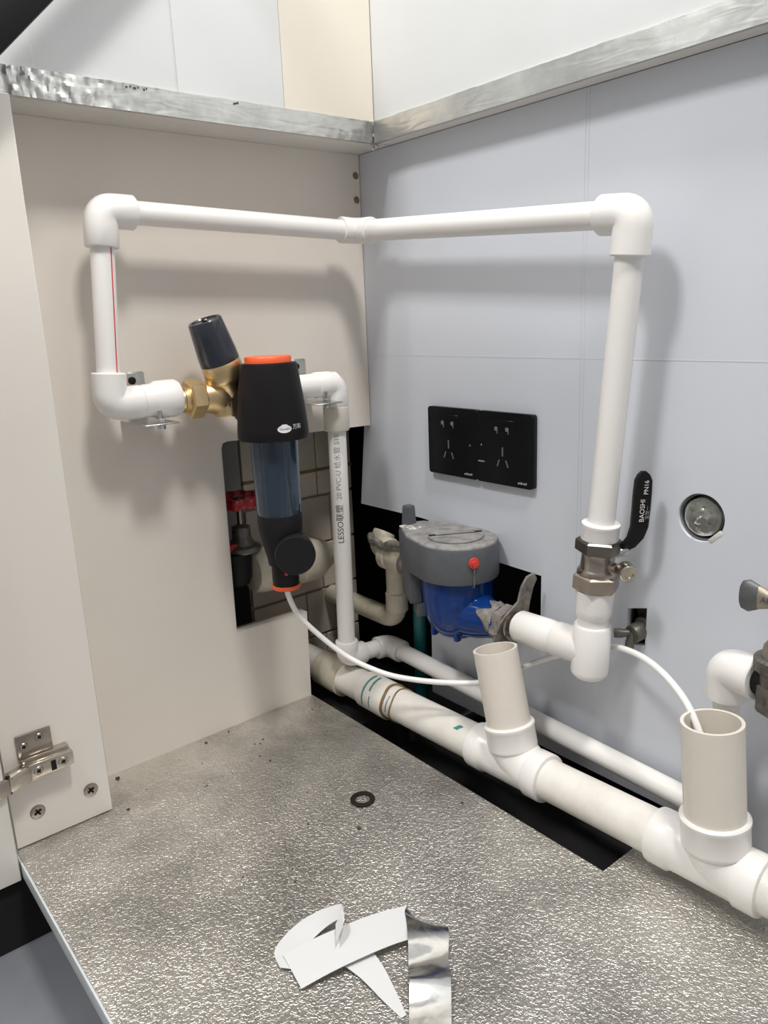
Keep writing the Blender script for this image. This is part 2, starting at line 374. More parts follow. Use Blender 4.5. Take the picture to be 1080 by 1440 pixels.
rowz = [(0.302, 0.395, 'tileolive'), (0.398, 0.50, 'tileolive'), (0.262, 0.2985, 'tileband'), (0.187, 0.2585, 'tile'), (0.112, 0.1835, 'tile'), (0.037, 0.1085, 'tile'), (-0.038, 0.0335, 'tile'), (-0.1, -0.0415, 'tile')]
for k, (z0, z1, mm) in enumerate(rowz):
    off = 0.035 * (k % 2)
    cuts = [-0.158, -0.098 + off, -0.030 + off * 0.6, 0.036]
    for a, b in zip(cuts, cuts[1:]):
        link('tile', box((-0.1062, a + 0.001, z0), (-0.1005 + random.uniform(0, 0.0008), b - 0.001, z1), 0.0009, 1), mm, tw)
link('plaster_patch', box((-0.1062, -0.359, 0.20), (-0.1000, -0.160, 0.50), 0.001, 1), 'plaster', tw)
link('plaster_patch', box((-0.1062, -0.359, -0.1), (-0.1020, -0.160, 0.199), 0.001, 1), 'void', tw)  # lower part of the wall near-black, cavity shade painted in
link('border_lip', sweep([(-0.100, -0.158, 0.300), (-0.100, 0.035, 0.300)], 0.0022, 8), 'glue', tw)

# ================================================================ WATER PIPE LOOP
RP = 0.0120
t = thing('water_pipe_loop', (0.045, -0.385, 0.43), 'white plastic pipe loop running from brass valve round the corner to ball valve', 'pipe')
A = V((0.047, -0.3845, 0.4445)); B = V((0.045, -0.369, 0.637)); Cn = V((0.047, -0.046, 0.6275)); D = V((0.4440, -0.046, 0.6015)); Ev = V((0.4190, -0.0455, 0.311))
for p, q, r in ((A, B, RP), (B, Cn, RP), (Cn, D, 0.0127), (D, Ev, 0.0131)):
    link('pipe', sweep([p + (q - p) * 0.02, q], r, 28), 'pvc', t)
link('elbow', elbow(A, B - A, Y, 0.0178, 0.033, 0.034), 'pvc', t)
link('elbow', elbow(B, Cn - B, A - B, 0.0172, 0.034, 0.036), 'pvc', t)
link('elbow', elbow(Cn, B - Cn, D - Cn, 0.0158, 0.026, 0.030), 'pvc', t)
link('elbow', elbow(D, Cn - D, Ev - D, 0.0180, 0.034, 0.036), 'pvc', t)
red = (B - A).normalized()
side = V((0.80, 0.35, 0)).normalized()
link('red_line', sweep([A + red * 0.030 + side * (RP - 0.0001), B - red * 0.034 + side * (RP - 0.0001)], 0.00075, 6), 'redink', t)
# adaptor towards the brass valve
link('adaptor', lathe([(0.0172, 0), (0.0178, 0.002), (0.0178, 0.010), (0.0205, 0.016), (0.0208, 0.038), (0.0195, 0.041)], A + Y * 0.034, Y, 12), 'pvc', t)
# socket onto the ball valve
ax = (D - Ev).normalized()
link('socket', lathe([(0.0185, -0.022), (0.0185, 0.0), (0.0190, 0.001), (0.0190, 0.0035), (0.0178, 0.0045), (0.0138, 0.0045)], Ev, ax, 32), 'pvc', t)

# pipe clips
def clip(y, label, right):
    c = thing('pipe_clip', (0.0, y, 0.415), label, 'pipe clip', 'zinc pipe clips on the side board')
    link('wall_plate', box((0.0002, y - 0.012, 0.4535), (0.0022, y + 0.012, 0.4725), 0.0004, 1), 'zinc', c)
    link('screw', lathe([(0.0042, 0), (0.0042, 0.0016), (0.002, 0.0026), (0.0, 0.0026)], (0.0022, y - 0.003, 0.464), X, 16), 'black', c)
    link('strap', box((0.0002, y - 0.0105, 0.4180), (0.0016, y + 0.0105, 0.4735), 0.0003, 1), 'zinc', c)
    link('tab', box((0.0004, y - 0.021 , 0.4195), (0.072, y + 0.017, 0.4212), 0.0005, 1), 'zinc', c)
    link('bolt', lathe([(0.0, -0.007), (0.0042, -0.007), (0.0046, -0.0065), (0.0046, -0.0018), (0.0022, -0.0018), (0.0022, 0.013), (0, 0.013)], (0.062, y, 0.4212), Z, 14), 'zinc', c)
    link('nut', hexnut((0.062, y, 0.4214), Z, 0.0052, 0.004), 'zinc', c, smooth=False)
clip(-0.3375, 'zinc pipe clip under white adaptor beside brass valve', False)
clip(-0.1180, 'zinc pipe clip under white pipe beside black filter head', True)

# ================================================================ DOWN PIPE WITH THE LOW RUN ALONG THE BACK BOARD
t = thing('down_pipe', (0.043, -0.092, 0.03), 'white printed down pipe leaving the filter and running low behind drain', 'pipe')
ZA = 0.4415
P0 = V((0.044, -0.135, ZA)); P1 = V((0.044, -0.0915, ZA)); P2 = V((0.044, -0.0955, 0.063)); P3 = V((0.049, -0.024, 0.059)); P4 = V((0.552, -0.024, 0.0385)); P5 = V((0.552, -0.036, 0.2015)); P6 = V((0.584, -0.045, 0.2035))
link('pipe', sweep([V((0.044, -0.19, ZA)), P1], 0.0150, 28), 'pvc', t)
link('pipe', sweep([P1, P2], RP, 28), 'pvc', t)
link('pipe', sweep([P2, P3], RP, 24), 'pvc', t)
link('pipe', sweep([P3, P4], 0.0118, 28), 'pvc', t)
link('pipe', sweep([P4, P5], RP, 24), 'pvc', t)
link('elbow', elbow(P1, -Y, P2 - P1, 0.0165, 0.032, 0.030), 'pvc', t)
link('coupling', lathe([(0.0152, 0), (0.0168, 0.001), (0.0168, 0.030), (0.0158, 0.0315)], P1 + (P2 - P1).normalized() * 0.029, P2 - P1, 28), 'riserpvc', t)
link('elbow', elbow(P2, P1 - P2, P3 - P2, 0.0160, 0.024, 0.028), 'pvc', t)
link('elbow', elbow(P3, P2 - P3, P4 - P3, 0.0160, 0.022, 0.030), 'pvc', t)
link('elbow', elbow(P4, P3 - P4, P5 - P4, 0.0160, 0.026), 'pvc', t)
link('elbow', elbow(P5, P4 - P5, P6 - P5, 0.0190, 0.030, 0.0345), 'pvc', t)
dv = (P1 - P2).normalized(); th0 = math.atan2(-0.62, 0.78)
def on_pipe(u, v, base=P2, rr=RP + 0.00025):
    a = th0 - v / rr * 1.0
    return base + dv * u + V((math.cos(a), math.sin(a), 0)) * rr
text_on('printed_text', 'LESSO\u8054\u5851', 0.0112, 'ink', t, lambda u, v: on_pipe(0.168 + u, v))
text_on('printed_text', '20 PVC-U \u7ed9\u6c34\u7ba1 S10', 0.0095, 'greyink', t, lambda u, v: on_pipe(0.228 + u, v))

# ================================================================ PREFILTER WITH BRASS PRESSURE VALVE
FA = V((0.100, -0.2215, 0))
t = thing('water_filter', (0.100, -0.2215, 0.21), 'black water prefilter with smoked bowl on a brass pressure valve', 'water filter')
def fz(prof): return [(r, z) for r, z in prof]
link('head', lathe(fz([(0.0, 0.3935), (0.0395, 0.3935), (0.0405, 0.3955), (0.0402, 0.405), (0.0368, 0.440), (0.0322, 0.4745), (0.0312, 0.4775), (0.0, 0.4785)]), FA, Z, 48), 'black', t)
link('push_button', lathe(fz([(0.0, 0.478), (0.0262, 0.478), (0.0262, 0.4835), (0.0250, 0.4850), (0.0, 0.4852)]), FA, Z, 40), 'orange', t)
# heel of the head that grips the brass body
link('head_flange', lathe([(0.0, 0), (0.0300, 0), (0.0315, 0.003), (0.0315, 0.020), (0.0300, 0.03), (0, 0.03)], (0.062, -0.2220, 0.432), X, 36), 'black', t)
bw = link('bowl', lathe(fz([(0.0275, 0.3945), (0.0270, 0.36), (0.0262, 0.312), (0.0250, 0.303), (0.0236, 0.303), (0.0246, 0.312), (0.0254, 0.36), (0.0258, 0.3945)]), FA, Z, 40, close=True), 'bowl', t)
link('mesh_core', lathe(fz([(0.0, 0.304), (0.0165, 0.304), (0.0175, 0.31), (0.0175, 0.3940), (0.0, 0.394)]), FA, Z, 28), 'core', bw)
link('drain_body', lathe(fz([(0.0, 0.243), (0.0172, 0.243), (0.0180, 0.250), (0.0222, 0.268), (0.0258, 0.287), (0.0264, 0.297), (0.0258, 0.3045), (0.0, 0.3045)]), FA, Z, 36), 'blackmatte', t)
KD = V((0.88, -0.47, 0)).normalized(); KC = V((0.128, -0.2218, 0.2600))
link('drain_knob', lathe([(0.0, -0.026), (0.0125, -0.026), (0.0125, -0.012), (0.0225, -0.011), (0.0235, -0.009), (0.0235, 0.006), (0.0225, 0.008), (0.0, 0.0083)], KC, KD, 40), 'blackmatte', t)
link('outlet', lathe(fz([(0.0, 0.2165), (0.0156, 0.2165), (0.0160, 0.222), (0.0160, 0.243), (0.0, 0.243)]), FA + V((0, 0.002, 0)), Z, 32), 'black', t)
link('orange_ring', lathe(fz([(0.0, 0.2120), (0.0165, 0.2120), (0.0172, 0.2140), (0.0168, 0.2168), (0.0, 0.2168)]), FA + V((0, 0.002, 0)), Z, 36), 'orange', t)
link('red_dot', lathe([(0, 0), (0.0024, 0), (0.0020, 0.0008), (0, 0.001)], FA + V((0, 0.002, 0.2335)) + KD * 0.0157, KD, 14), 'red', t)
# head logo
def on_head(u, v, zc=0.4075, th=None):
    z = zc + v
    r = 0.0402 + (0.0368 - 0.0402) * (z - 0.405) / 0.035 + 0.00018
    a = math.atan2(-0.22, 0.97) + u / r
    return FA + V((math.cos(a) * r, math.sin(a) * r, z))
bm = bmesh.new(); ctr = bm.verts.new(on_head(0, 0)); ring = [bm.verts.new(on_head(0.0082 * math.cos(a), 0.0042 * math.sin(a) + (0.0009 if abs(math.cos(a)) < 0.45 and math.sin(a) > 0 else 0))) for a in [2 * math.pi * k / 36 for k in range(36)]]
for k in range(36): bm.faces.new((ctr, ring[k], ring[(k + 1) % 36]))
lg = link('logo_badge', bm, 'whiteink', t, smooth=False)
text_on('logo_text', 'Vanward', 0.0036, 'ink', lg, lambda u, v: on_head(u - 0.0062, v) + V((0.0002, -0.0001, 0)))
text_on('logo_text', '\u4e07\u548c', 0.0060, 'whiteink', lg, lambda u, v: on_head(u + 0.0098, v + 0.0012))
# brass body
bb = link('brass_body', lathe([(0.0145, -0.052), (0.0150, -0.040), (0.0165, -0.028), (0.0205, -0.014), (0.0215, 0.0), (0.0205, 0.014), (0.0165, 0.028), (0.0150, 0.045), (0.0150, 0.085), (0.0, 0.085)], (0.047, -0.2520, ZA), Y, 32), 'brass', t)
bm = lathe([(0.0, -0.024), (0.0170, -0.024), (0.0185, -0.021), (0.0185, 0.0), (0.0, 0.0)], (0.050, -0.248, ZA + 0.001), Z, 28)
link('brass_boss', bm, 'brass', bb)
link('brass_boss', lathe([(0.0, 0), (0.020, 0.0), (0.020, 0.020), (0.0, 0.022)], (0.047, -0.240, ZA), X, 28), 'brass', bb)
link('union_nut', hexnut((0.047, -0.2985, ZA), Y, 0.0225, 0.0185, rot=0.3), 'brass', t, smooth=False)
link('union_tail', lathe([(0.0125, -0.020), (0.0128, 0.0), (0.0150, 0.004)], (0.047, -0.2985, ZA), Y, 28), 'brass', t)
SA = V((0.056, -0.2455, 0.4430)); SD = V((0.022, -0.330, 1.0)).normalized()
link('brass_bonnet', lathe([(0.0150, 0.0), (0.0160, 0.012), (0.0218, 0.018), (0.0232, 0.021), (0.0228, 0.037), (0.0218, 0.039)], SA, SD, 36), 'brass', t)
kn = link('adjusting_knob', lathe([(0.0215, 0.0385), (0.0226, 0.0395), (0.0223, 0.050), (0.0204, 0.072), (0.0190, 0.0865), (0.0178, 0.0880), (0.0160, 0.0880), (0.0150, 0.0865), (0.0, 0.0865)], SA, SD, 36), 'navy', t)
link('knob_slot', obox(SA + SD * 0.0868, Y, X, SD, (0.012, 0.005, 0.0012)), 'black', kn, smooth=False)

# drain hose from the filter into the right riser
hp = [(0.100, -0.2195, 0.2165), (0.101, -0.2180, 0.200), (0.104, -0.208, 0.174), (0.113, -0.188, 0.146), (0.134, -0.164, 0.117), (0.162, -0.146, 0.1025), (0.196, -0.128, 0.0960), (0.250, -0.101, 0.099), (0.292, -0.070, 0.1060), (0.330, -0.030, 0.130), (0.375, -0.016, 0.153), (0.418, -0.020, 0.1725), (0.448, -0.036, 0.184), (0.480, -0.053, 0.190), (0.510, -0.066, 0.1865), (0.536, -0.076, 0.174), (0.554, -0.083, 0.154), (0.566, -0.086, 0.128), (0.572, -0.087, 0.10)]
o = link('drain_hose', sweep(smoothpath(hp, 8), 0.0033, 14), 'hose')
tag(o, 'thin white hose curving from filter outlet into a drain riser', 'hose')

# ================================================================ BALL VALVE AND TEE
t = thing('ball_valve', (0.4145, -0.0455, 0.243), 'nickel ball valve with black lever on the white pipe', 'valve')
BV = V((0.4145, -0.0455, 0.2430)); BX = (Ev - BV).normalized()
link('hex_nut', hexnut(BV + BX * 0.001, BX, 0.0238, 0.0175, rot=0.35), 'nickel', t, smooth=False)
link('body', lathe([(0.0195, 0.0175), (0.0200, 0.021), (0.0185, 0.024), (0.0172, 0.0255), (0.0165, 0.038), (0.0168, 0.040), (0.0172, 0.044)], BV, BX, 36), 'nickel', t)
link('hex_nut', hexnut(BV + BX * 0.0415, BX, 0.0236, 0.0140, rot=0.1), 'darknut', t, smooth=False)
lv = [V((0.4235, -0.034, 0.2850)), V((0.4330, -0.0325, 0.2870)), V((0.4420, -0.031, 0.2930)), V((0.4485, -0.030, 0.3020)), V((0.4515, -0.029, 0.3130)), V((0.4525, -0.0285, 0.330)), V((0.4530, -0.028, 0.348)), V((0.4535, -0.028, 0.360)), V((0.4535, -0.028, 0.3655)), V((0.4532, -0.028, 0.3690))]
wid = [0.007, 0.010, 0.0135, 0.0160, 0.0172, 0.0175, 0.0175, 0.0165, 0.0115, 0.004]
WD = V((0.64, 0.77, 0)).normalized()
bm = bmesh.new(); rows = []
for i, p in enumerate(lv):
    d = (lv[min(i + 1, 9)] - lv[max(i - 1, 0)]).normalized(); nn = WD.cross(d).normalized()
    if nn.dot(CAMD) < 0: nn = -nn
    h = wid[i] / 2; tk = 0.0030 if i else 0.002
    prof = [(-h, -tk), (-h, tk * 0.4), (-h * 0.82, tk), (h * 0.82, tk), (h, tk * 0.4), (h, -tk)]
    rows.append([bm.verts.new(p + WD * a + nn * b) for a, b in prof])
for q, r in zip(rows, rows[1:]):
    for k in range(6): bm.faces.new((q[k], q[(k + 1) % 6], r[(k + 1) % 6], r[k]))
bm.faces.new(rows[0][::-1]); bm.faces.new(rows[-1])
le = link('lever', bm, 'black', t, angle=30)
def on_lever(u, v, z0): return V((0.4522 + 0.0012 * (z0 + u - 0.313) / 0.035, -0.0287, z0 + u)) + WD * (-v) + CAMD * 0.0033
text_on('lever_text', 'PN16', 0.0062, 'whiteink', le, lambda u, v: on_lever(u, v - 0.0025, 0.3465))
text_on('lever_text', 'BAOSHI', 0.0066, 'whiteink', le, lambda u, v: on_lever(u, v, 0.3190))
text_on('lever_text', '\u5b9d\u4e16\u4e00', 0.0045, 'greyink', le, lambda u, v: on_lever(u, v - 0.0052, 0.3215))
link('drain_cock', lathe([(0.0, 0.010), (0.0052, 0.010), (0.0052, 0.0185), (0.0045, 0.0190), (0.0045, 0.0205), (0.0052, 0.021), (0.0052, 0.0250), (0.0, 0.0252)], BV + BX * 0.029, V((0.93, -0.10, 0.02)), 20), 'nickel', t)
link('drain_cap', lathe([(0.0, -0.002), (0.0082, -0.002), (0.0088, -0.001), (0.0088, 0.011), (0.0078, 0.012), (0.0048, 0.012), (0.0042, 0.0105), (0, 0.0105)], BV + BX * 0.029 + V((0.0300, 0.0025, -0.0003)), V((0.80, -0.60, -0.1)), 18), 'chrome', t)
link('stem', lathe([(0.0055, 0), (0.0055, 0.016), (0.004, 0.018)], BV + BX * 0.040 + V((0.010, 0.006, 0)), V((0.75, 0.55, 0.25)), 18), 'zinc', t)

t = thing('pipe_tee', (0.410, -0.0455, 0.150), 'white pipe tee between the ball valve and water meter', 'pipe fitting')
T0 = V((0.4100, -0.0455, 0.1500))
link('tee_body', lathe([(0.0, -0.004), (0.0150, -0.004), (0.0190, 0.0), (0.0195, 0.004), (0.0195, 0.0535), (0.0180, 0.0555), (0.0, 0.0555)], T0, BV - T0, 36), 'pvc', t)
link('pipe', lathe([(0.0160, 0.05), (0.0160, 0.066)], T0, BV - T0, 28), 'pvc', t)
link('adaptor', lathe([(0.0165, 0.064), (0.0185, 0.068), (0.0190, 0.074), (0.0195, 0.094)], T0, BV - T0, 32), 'pvc', t)
TB = V((0.410, -0.0455, 0.1760)); TE = V((0.3150, -0.0455, 0.1735)); bd = (TE - TB).normalized()
link('tee_branch', lathe([(0.0190, 0.0), (0.0190, 0.041), (0.0182, 0.043)], TB, bd, 32), 'pvc', t)
link('pipe', lathe([(0.0178, 0.040), (0.0180, 0.052), (0.0184, 0.0535), (0.0184, 0.094), (0.0168, 0.0965), (0.0125, 0.0965)], TB, bd, 32), 'pvc', t)

# ================================================================ WATER METER
MC = V((0.2150, -0.0455, 0))
t = thing('water_meter', (0.222, -0.0455, 0.12), 'blue enamel water meter with grey cap and red seal', 'water meter')
def outline(k=1.0, n=26):
    pts = []
    for i in range(n + 1):
        a = math.radians(-112 + 224 * i / n); pts.append((MC.x + 0.0510 * k * math.cos(a), MC.y + 0.0510 * k * math.sin(a)))
    pts += [(MC.x - 0.062 * k, MC.y + 0.0420 * k), (MC.x - 0.094 * k, MC.y + 0.026 * k), (MC.x - 0.098 * k, MC.y + 0.020 * k), (MC.x - 0.098 * k, MC.y - 0.0060 * k), (MC.x - 0.093 * k, MC.y - 0.0130 * k), (MC.x - 0.052 * k, MC.y - 0.0385 * k)]
    return pts
def prism_levels(levels):
    bm = bmesh.new(); rings = [[bm.verts.new((x, y, z)) for x, y in outline(k)] for k, z in levels]
    n = len(rings[0])
    for A_, B_ in zip(rings, rings[1:]):
        for i in range(n): bm.faces.new((A_[i], A_[(i + 1) % n], B_[(i + 1) % n], B_[i]))
    bm.faces.new(rings[0][::-1]); bm.faces.new(rings[-1]); return bm
link('cap', prism_levels([(0.985, 0.2145), (1.0, 0.2165), (1.0, 0.2540), (0.975, 0.2575)]), 'metergrey', t, angle=30)
link('cap_top', prism_levels([(0.965, 0.2574), (0.955, 0.2590), (0.90, 0.2605)]), 'meterdust', t, angle=30)
lp_ = [(MC.x - 0.002 + 0.034 * math.cos(math.radians(a)), MC.y + 0.034 * math.sin(math.radians(a))) for a in range(-120, 61, 10)]
ld = link('lid', plate2d(lp_, [], 'z', 0.2600, 0.2632), 'meterdust', t, smooth=False)
pa, pb = V((lp_[0][0], lp_[0][1], 0.2628)), V((lp_[-1][0], lp_[-1][1], 0.2628)); hd = (pb - pa).normalized()
link('hinge_slit', obox((pa + pb) / 2 - hd.cross(Z) * 0.0012, hd, hd.cross(Z), Z, (0.050, 0.0022, 0.0014)), 'blackmatte', ld, smooth=False)
link('hinge_notch', obox(pa + hd * 0.006 - hd.cross(Z) * 0.004, hd, hd.cross(Z), Z, (0.008, 0.006, 0.0012)), 'blackmatte', ld, smooth=False)
link('hinge_notch', obox(pb - hd * 0.004 - hd.cross(Z) * 0.004, hd, hd.cross(Z), Z, (0.008, 0.006, 0.0012)), 'blackmatte', ld, smooth=False)
# upright post and leg of the bracket on the left of the cap
link('post', lathe([(0.0095, 0.0), (0.0080, 0.024), (0.0068, 0.0265), (0.0, 0.027)], (0.126, -0.0440, 0.2585), Z, 4, rot=0.78), 'metergrey', t, smooth=False)
link('bracket_leg', obox((0.1450, -0.0590, 0.1920), V((0.86, -0.50, 0)), V((0.5, 0.86, 0)), Z, (0.052, 0.016, 0.048), 0.002), 'metergrey', t)
link('bracket_foot', obox((0.1620, -0.0600, 0.1590), V((0.86, -0.50, 0)), V((0.5, 0.86, 0)), Z, (0.024, 0.014, 0.018), 0.002), 'metergrey', t)
bm = bmesh.new()
for i in range(26):
    c = V((0.1370 + random.uniform(-0.010, 0.016), -0.0580 + random.uniform(-0.004, 0.012), 0.2598 + random.uniform(-0.001, 0.001)))
    bmesh.ops.create_icosphere(bm, subdivisions=1, radius=random.uniform(0.0014, 0.0034), matrix=Matrix.Translation(c) @ Matrix.Diagonal((1, 1, 0.5, 1)))
link('mortar_splash', bm, 'mortar', t, smooth=False)
SDr = V((0.92, -0.39, 0)).normalized()
se = link('seal', lathe([(0, 0), (0.0064, 0), (0.0069, 0.0012), (0.0062, 0.0030), (0.0040, 0.0034), (0.0036, 0.0055), (0.0, 0.006)], V((0.215, -0.0455, 0.2420)) + SDr * 0.0508, SDr, 26), 'red', t)
link('seal_wire', sweep(smoothpath([V((0.215, -0.0455, 0.236)) + SDr * 0.054, V((0.215, -0.0460, 0.226)) + SDr * 0.0535, V((0.216, -0.0460, 0.212)) + SDr * 0.0515], 6), 0.0006, 6), 'dirtymetal', t)
link('body', lathe([(0.0, 0.1340), (0.0140, 0.1345), (0.0250, 0.1380), (0.0345, 0.1470), (0.0405, 0.1620), (0.0430, 0.1800), (0.0440, 0.2000), (0.0440, 0.2160), (0.0, 0.216)], MC, Z, 44), 'meterblue', t)
link('outlet_port', lathe([(0.0300, 0.018), (0.0265, 0.036), (0.0215, 0.052), (0.0195, 0.060), (0.0205, 0.062), (0.0205, 0.068), (0.0, 0.068)], V((0.222, -0.0465, 0.169)), X, 32), 'meterblue', t)
link('inlet_port', lathe([(0.0300, 0.018), (0.0250, 0.040), (0.0195, 0.060), (0.0, 0.060)], V((0.222, -0.040, 0.180)), -X, 32), 'meterblue', t)
bm = bmesh.new(); rows = []                                           # crust of mortar on top of the outlet
for i in range(29):
    a = math.radians(-15 + 175 * i / 28); r_ = []
    x0_ = 0.060 - 0.022 * (0.5 + noise.noise(V((i * 0.19, 2.0, 0)))) * math.sin(math.pi * i / 28)
    for k in range(10):
        xx = x0_ + (0.071 - x0_) * k / 9; rr = 0.0290 - (xx - 0.036) * 0.34 + (0.0 if k == 0 else 0.0020 * abs(noise.noise(V((i * 0.8, k * 0.9, 5)))) + 0.0006)
        r_.append(bm.verts.new(V((0.222 + xx, -0.0465 - rr * math.cos(a), 0.169 + rr * math.sin(a)))))
    rows.append(r_)
for q, r in zip(rows, rows[1:]):
    for k in range(9): bm.faces.new((q[k], r[k], r[k + 1], q[k + 1]))
link('caked_mortar', bm, 'dirtymetal', t)
for a in (-0.45, 0.75):
    link('body_lug', box((0.215 + 0.031 * math.sin(a) - 0.003, -0.0455 - 0.031 * math.cos(a) - 0.004, 0.1375), (0.215 + 0.031 * math.sin(a) + 0.003, -0.0455 - 0.031 * math.cos(a) + 0.004, 0.150), 0.001), 'meterblue', t)
# union with the flat spanner-shaped strap
link('union_nut', hexnut(V((0.2865, -0.0460, 0.1690)), X, 0.0240, 0.0125, rot=0.2), 'dirtymetal', t, smooth=False)
link('union_tail', lathe([(0.0145, 0.010), (0.0150, 0.018), (0.0175, 0.0185), (0.0175, 0.0215), (0.0130, 0.022), (0.0130, 0.032)], V((0.2865, -0.0458, 0.1710)), X, 30), 'nickel', t)
t2 = thing('meter_spanner', (0.298, -0.046, 0.145), 'flat grey open spanner left on the water meter union nut', 'spanner')
sp = [(0.000, -0.029), (0.014, -0.028), (0.022, -0.016), (0.024, 0.002), (0.021, 0.016), (0.019, 0.028), (0.018, 0.045), (0.020, 0.055), (0.014, 0.063), (0.004, 0.060), (0.000, 0.048), (0.001, 0.030), (-0.009, 0.020), (-0.019, 0.008), (-0.021, -0.012), (-0.014, -0.024)]
SU, SVv = V((0.15, 0.985, 0)).normalized(), V((0.16, 0.20, 0.97)).normalized(); SN = SU.cross(SVv).normalized()
cu = plate2d(sp, [], 'z', -0.0016, 0.0016)
bmesh.ops.transform(cu, matrix=Matrix.Translation((0.3010, -0.0460, 0.1700)) @ Matrix((SU, SVv, SN)).transposed().to_4x4(), verts=cu.verts[:])
link('jaw_and_handle', cu, 'dirtymetal', t2, smooth=False)

# ================================================================ OLD PIPES SEEN THROUGH THE CUT-OUT
t = thing('old_feed_pipe', (0.07, -0.030, 0.10), 'yellowed plastic feed pipe with bend beside the grey meter bracket', 'pipe')
link('tee_body', lathe([(0.0170, 0), (0.0205, 0.001), (0.0205, 0.012), (0.0185, 0.014), (0.0185, 0.030), (0.0205, 0.032), (0.0205, 0.046), (0.0180, 0.048)], V((0.047, -0.020, 0.196)), X, 28), 'oldpvc', t)
link('bend', sweep(arc(V((0.064, -0.018, 0.100)), Z, -X, 0.085, 0.028)[:-1] + [V((-0.095, -0.018, 0.100))], 0.0142, 24), 'oldpvc', t)
link('collar', lathe([(0.0155, 0), (0.0160, 0.001), (0.0160, 0.026), (0.0150, 0.027)], V((0.064, -0.018, 0.116)), Z, 24), 'oldpvc', t)
link('branch_elbow', elbow(V((0.024, -0.014, 0.202)), X, Z + Y * 0.6, 0.0165, 0.028, 0.022), 'oldpvc', t)
link('thread', lathe([(0.0165, 0), (0.0170, 0.002), (0.0145, 0.004), (0.0168, 0.007), (0.0145, 0.010), (0.0168, 0.013), (0.0145, 0.016), (0.0155, 0.030)], V((0.094, -0.026, 0.194)), X, 24), 'dirtymetal', t)
bm = sweep(smoothpath([(0.022, -0.022, 0.208), (0.026, -0.030, 0.221), (0.034, -0.034, 0.215), (0.045, -0.036, 0.218), (0.060, -0.036, 0.214), (0.078, -0.036, 0.221), (0.100, -0.036, 0.224), (0.122, -0.038, 0.234)], 6), 0.0052, 10)
for v in bm.verts: v.co += V((0, 0, 0.002)) * noise.noise(v.co * 220)
link('wire_wrap', bm, 'dirtymetal', t)
o = tag(link('teal_pipe', sweep([(0.078, 0.012, -0.085), (0.078, 0.012, 0.185)], 0.0095, 20), 'teal'), 'vertical teal pipe behind the grey meter bracket', 'pipe')

t = thing('gate_valve', (-0.045, -0.185, 0.16), 'old gate valve with red handwheel inside the side board cut-out', 'valve')
GV = V((-0.045, -0.1960, 0))
bm = bmesh.new(); n = 64; rings = []
for k in range(n):
    a = 2 * math.pi * k / n; R_ = 0.0290 + 0.0032 * math.cos(10 * a)
    rings.append([bm.verts.new(GV + V((math.cos(a) * (R_ + 0.0062 * math.cos(b)), math.sin(a) * (R_ + 0.0062 * math.cos(b)), 0.2920 + 0.0075 * math.sin(b)))) for b in [2 * math.pi * j / 10 for j in range(10)]])
for k in range(n):
    for j in range(10): bm.faces.new((rings[k][j], rings[(k + 1) % n][j], rings[(k + 1) % n][(j + 1) % 10], rings[k][(j + 1) % 10]))
hw = link('handwheel', bm, 'redwheel', t)
for k in range(4):
    a = math.pi / 4 + k * math.pi / 2
    link('spoke', sweep([GV + V((0, 0, 0.287)), GV + V((0.030 * math.cos(a), 0.030 * math.sin(a), 0.292))], 0.0042, 10), 'redwheel', hw)
link('stem', lathe([(0.0040, 0.24), (0.0040, 0.291), (0.0065, 0.2912), (0.0065, 0.2980), (0.0, 0.299)], GV, Z, 18), 'nickel', t)
link('bonnet', lathe([(0.0, 0.222), (0.0240, 0.222), (0.0255, 0.225), (0.0240, 0.229), (0.0170, 0.2320), (0.0130, 0.2400), (0.0125, 0.2560), (0.0085, 0.2580), (0.0, 0.262)], GV, Z, 28), 'oldsteel', t)
link('valve_body', lathe([(0.0, 0.176), (0.0160, 0.178), (0.0200, 0.188), (0.0205, 0.205), (0.0215, 0.222), (0.0, 0.222)], GV + V((0, -0.012, 0)), Z, 28), 'blackmatte', t)
link('clamp_bar', box((-0.055, -0.255, 0.226), (-0.035, -0.205, 0.236), 0.002), 'redwheel', t)
t = thing('pipe_coupling', (-0.045, -0.11, 0.16), 'cream plastic pipe coupling behind the filter drain knob', 'pipe fitting')
link('coupling', lathe([(0.0, 0.0), (0.0265, 0.0), (0.0300, 0.004), (0.0312, 0.012), (0.0312, 0.028), (0.0275, 0.030), (0.0275, 0.072), (0.0312, 0.074), (0.0312, 0.102), (0.0280, 0.110), (0.0, 0.110)], V((-0.040, -0.188, 0.1905)), V((0, 1, -0.05)), 32), 'oldpvc', t)
link('pipe', sweep(arc((-0.040, -0.066, 0.184), -Y, -X, 0.03, 0.022)[:-1] + [V((-0.099, -0.066, 0.184))], 0.0225, 26), 'oldpvc', t)

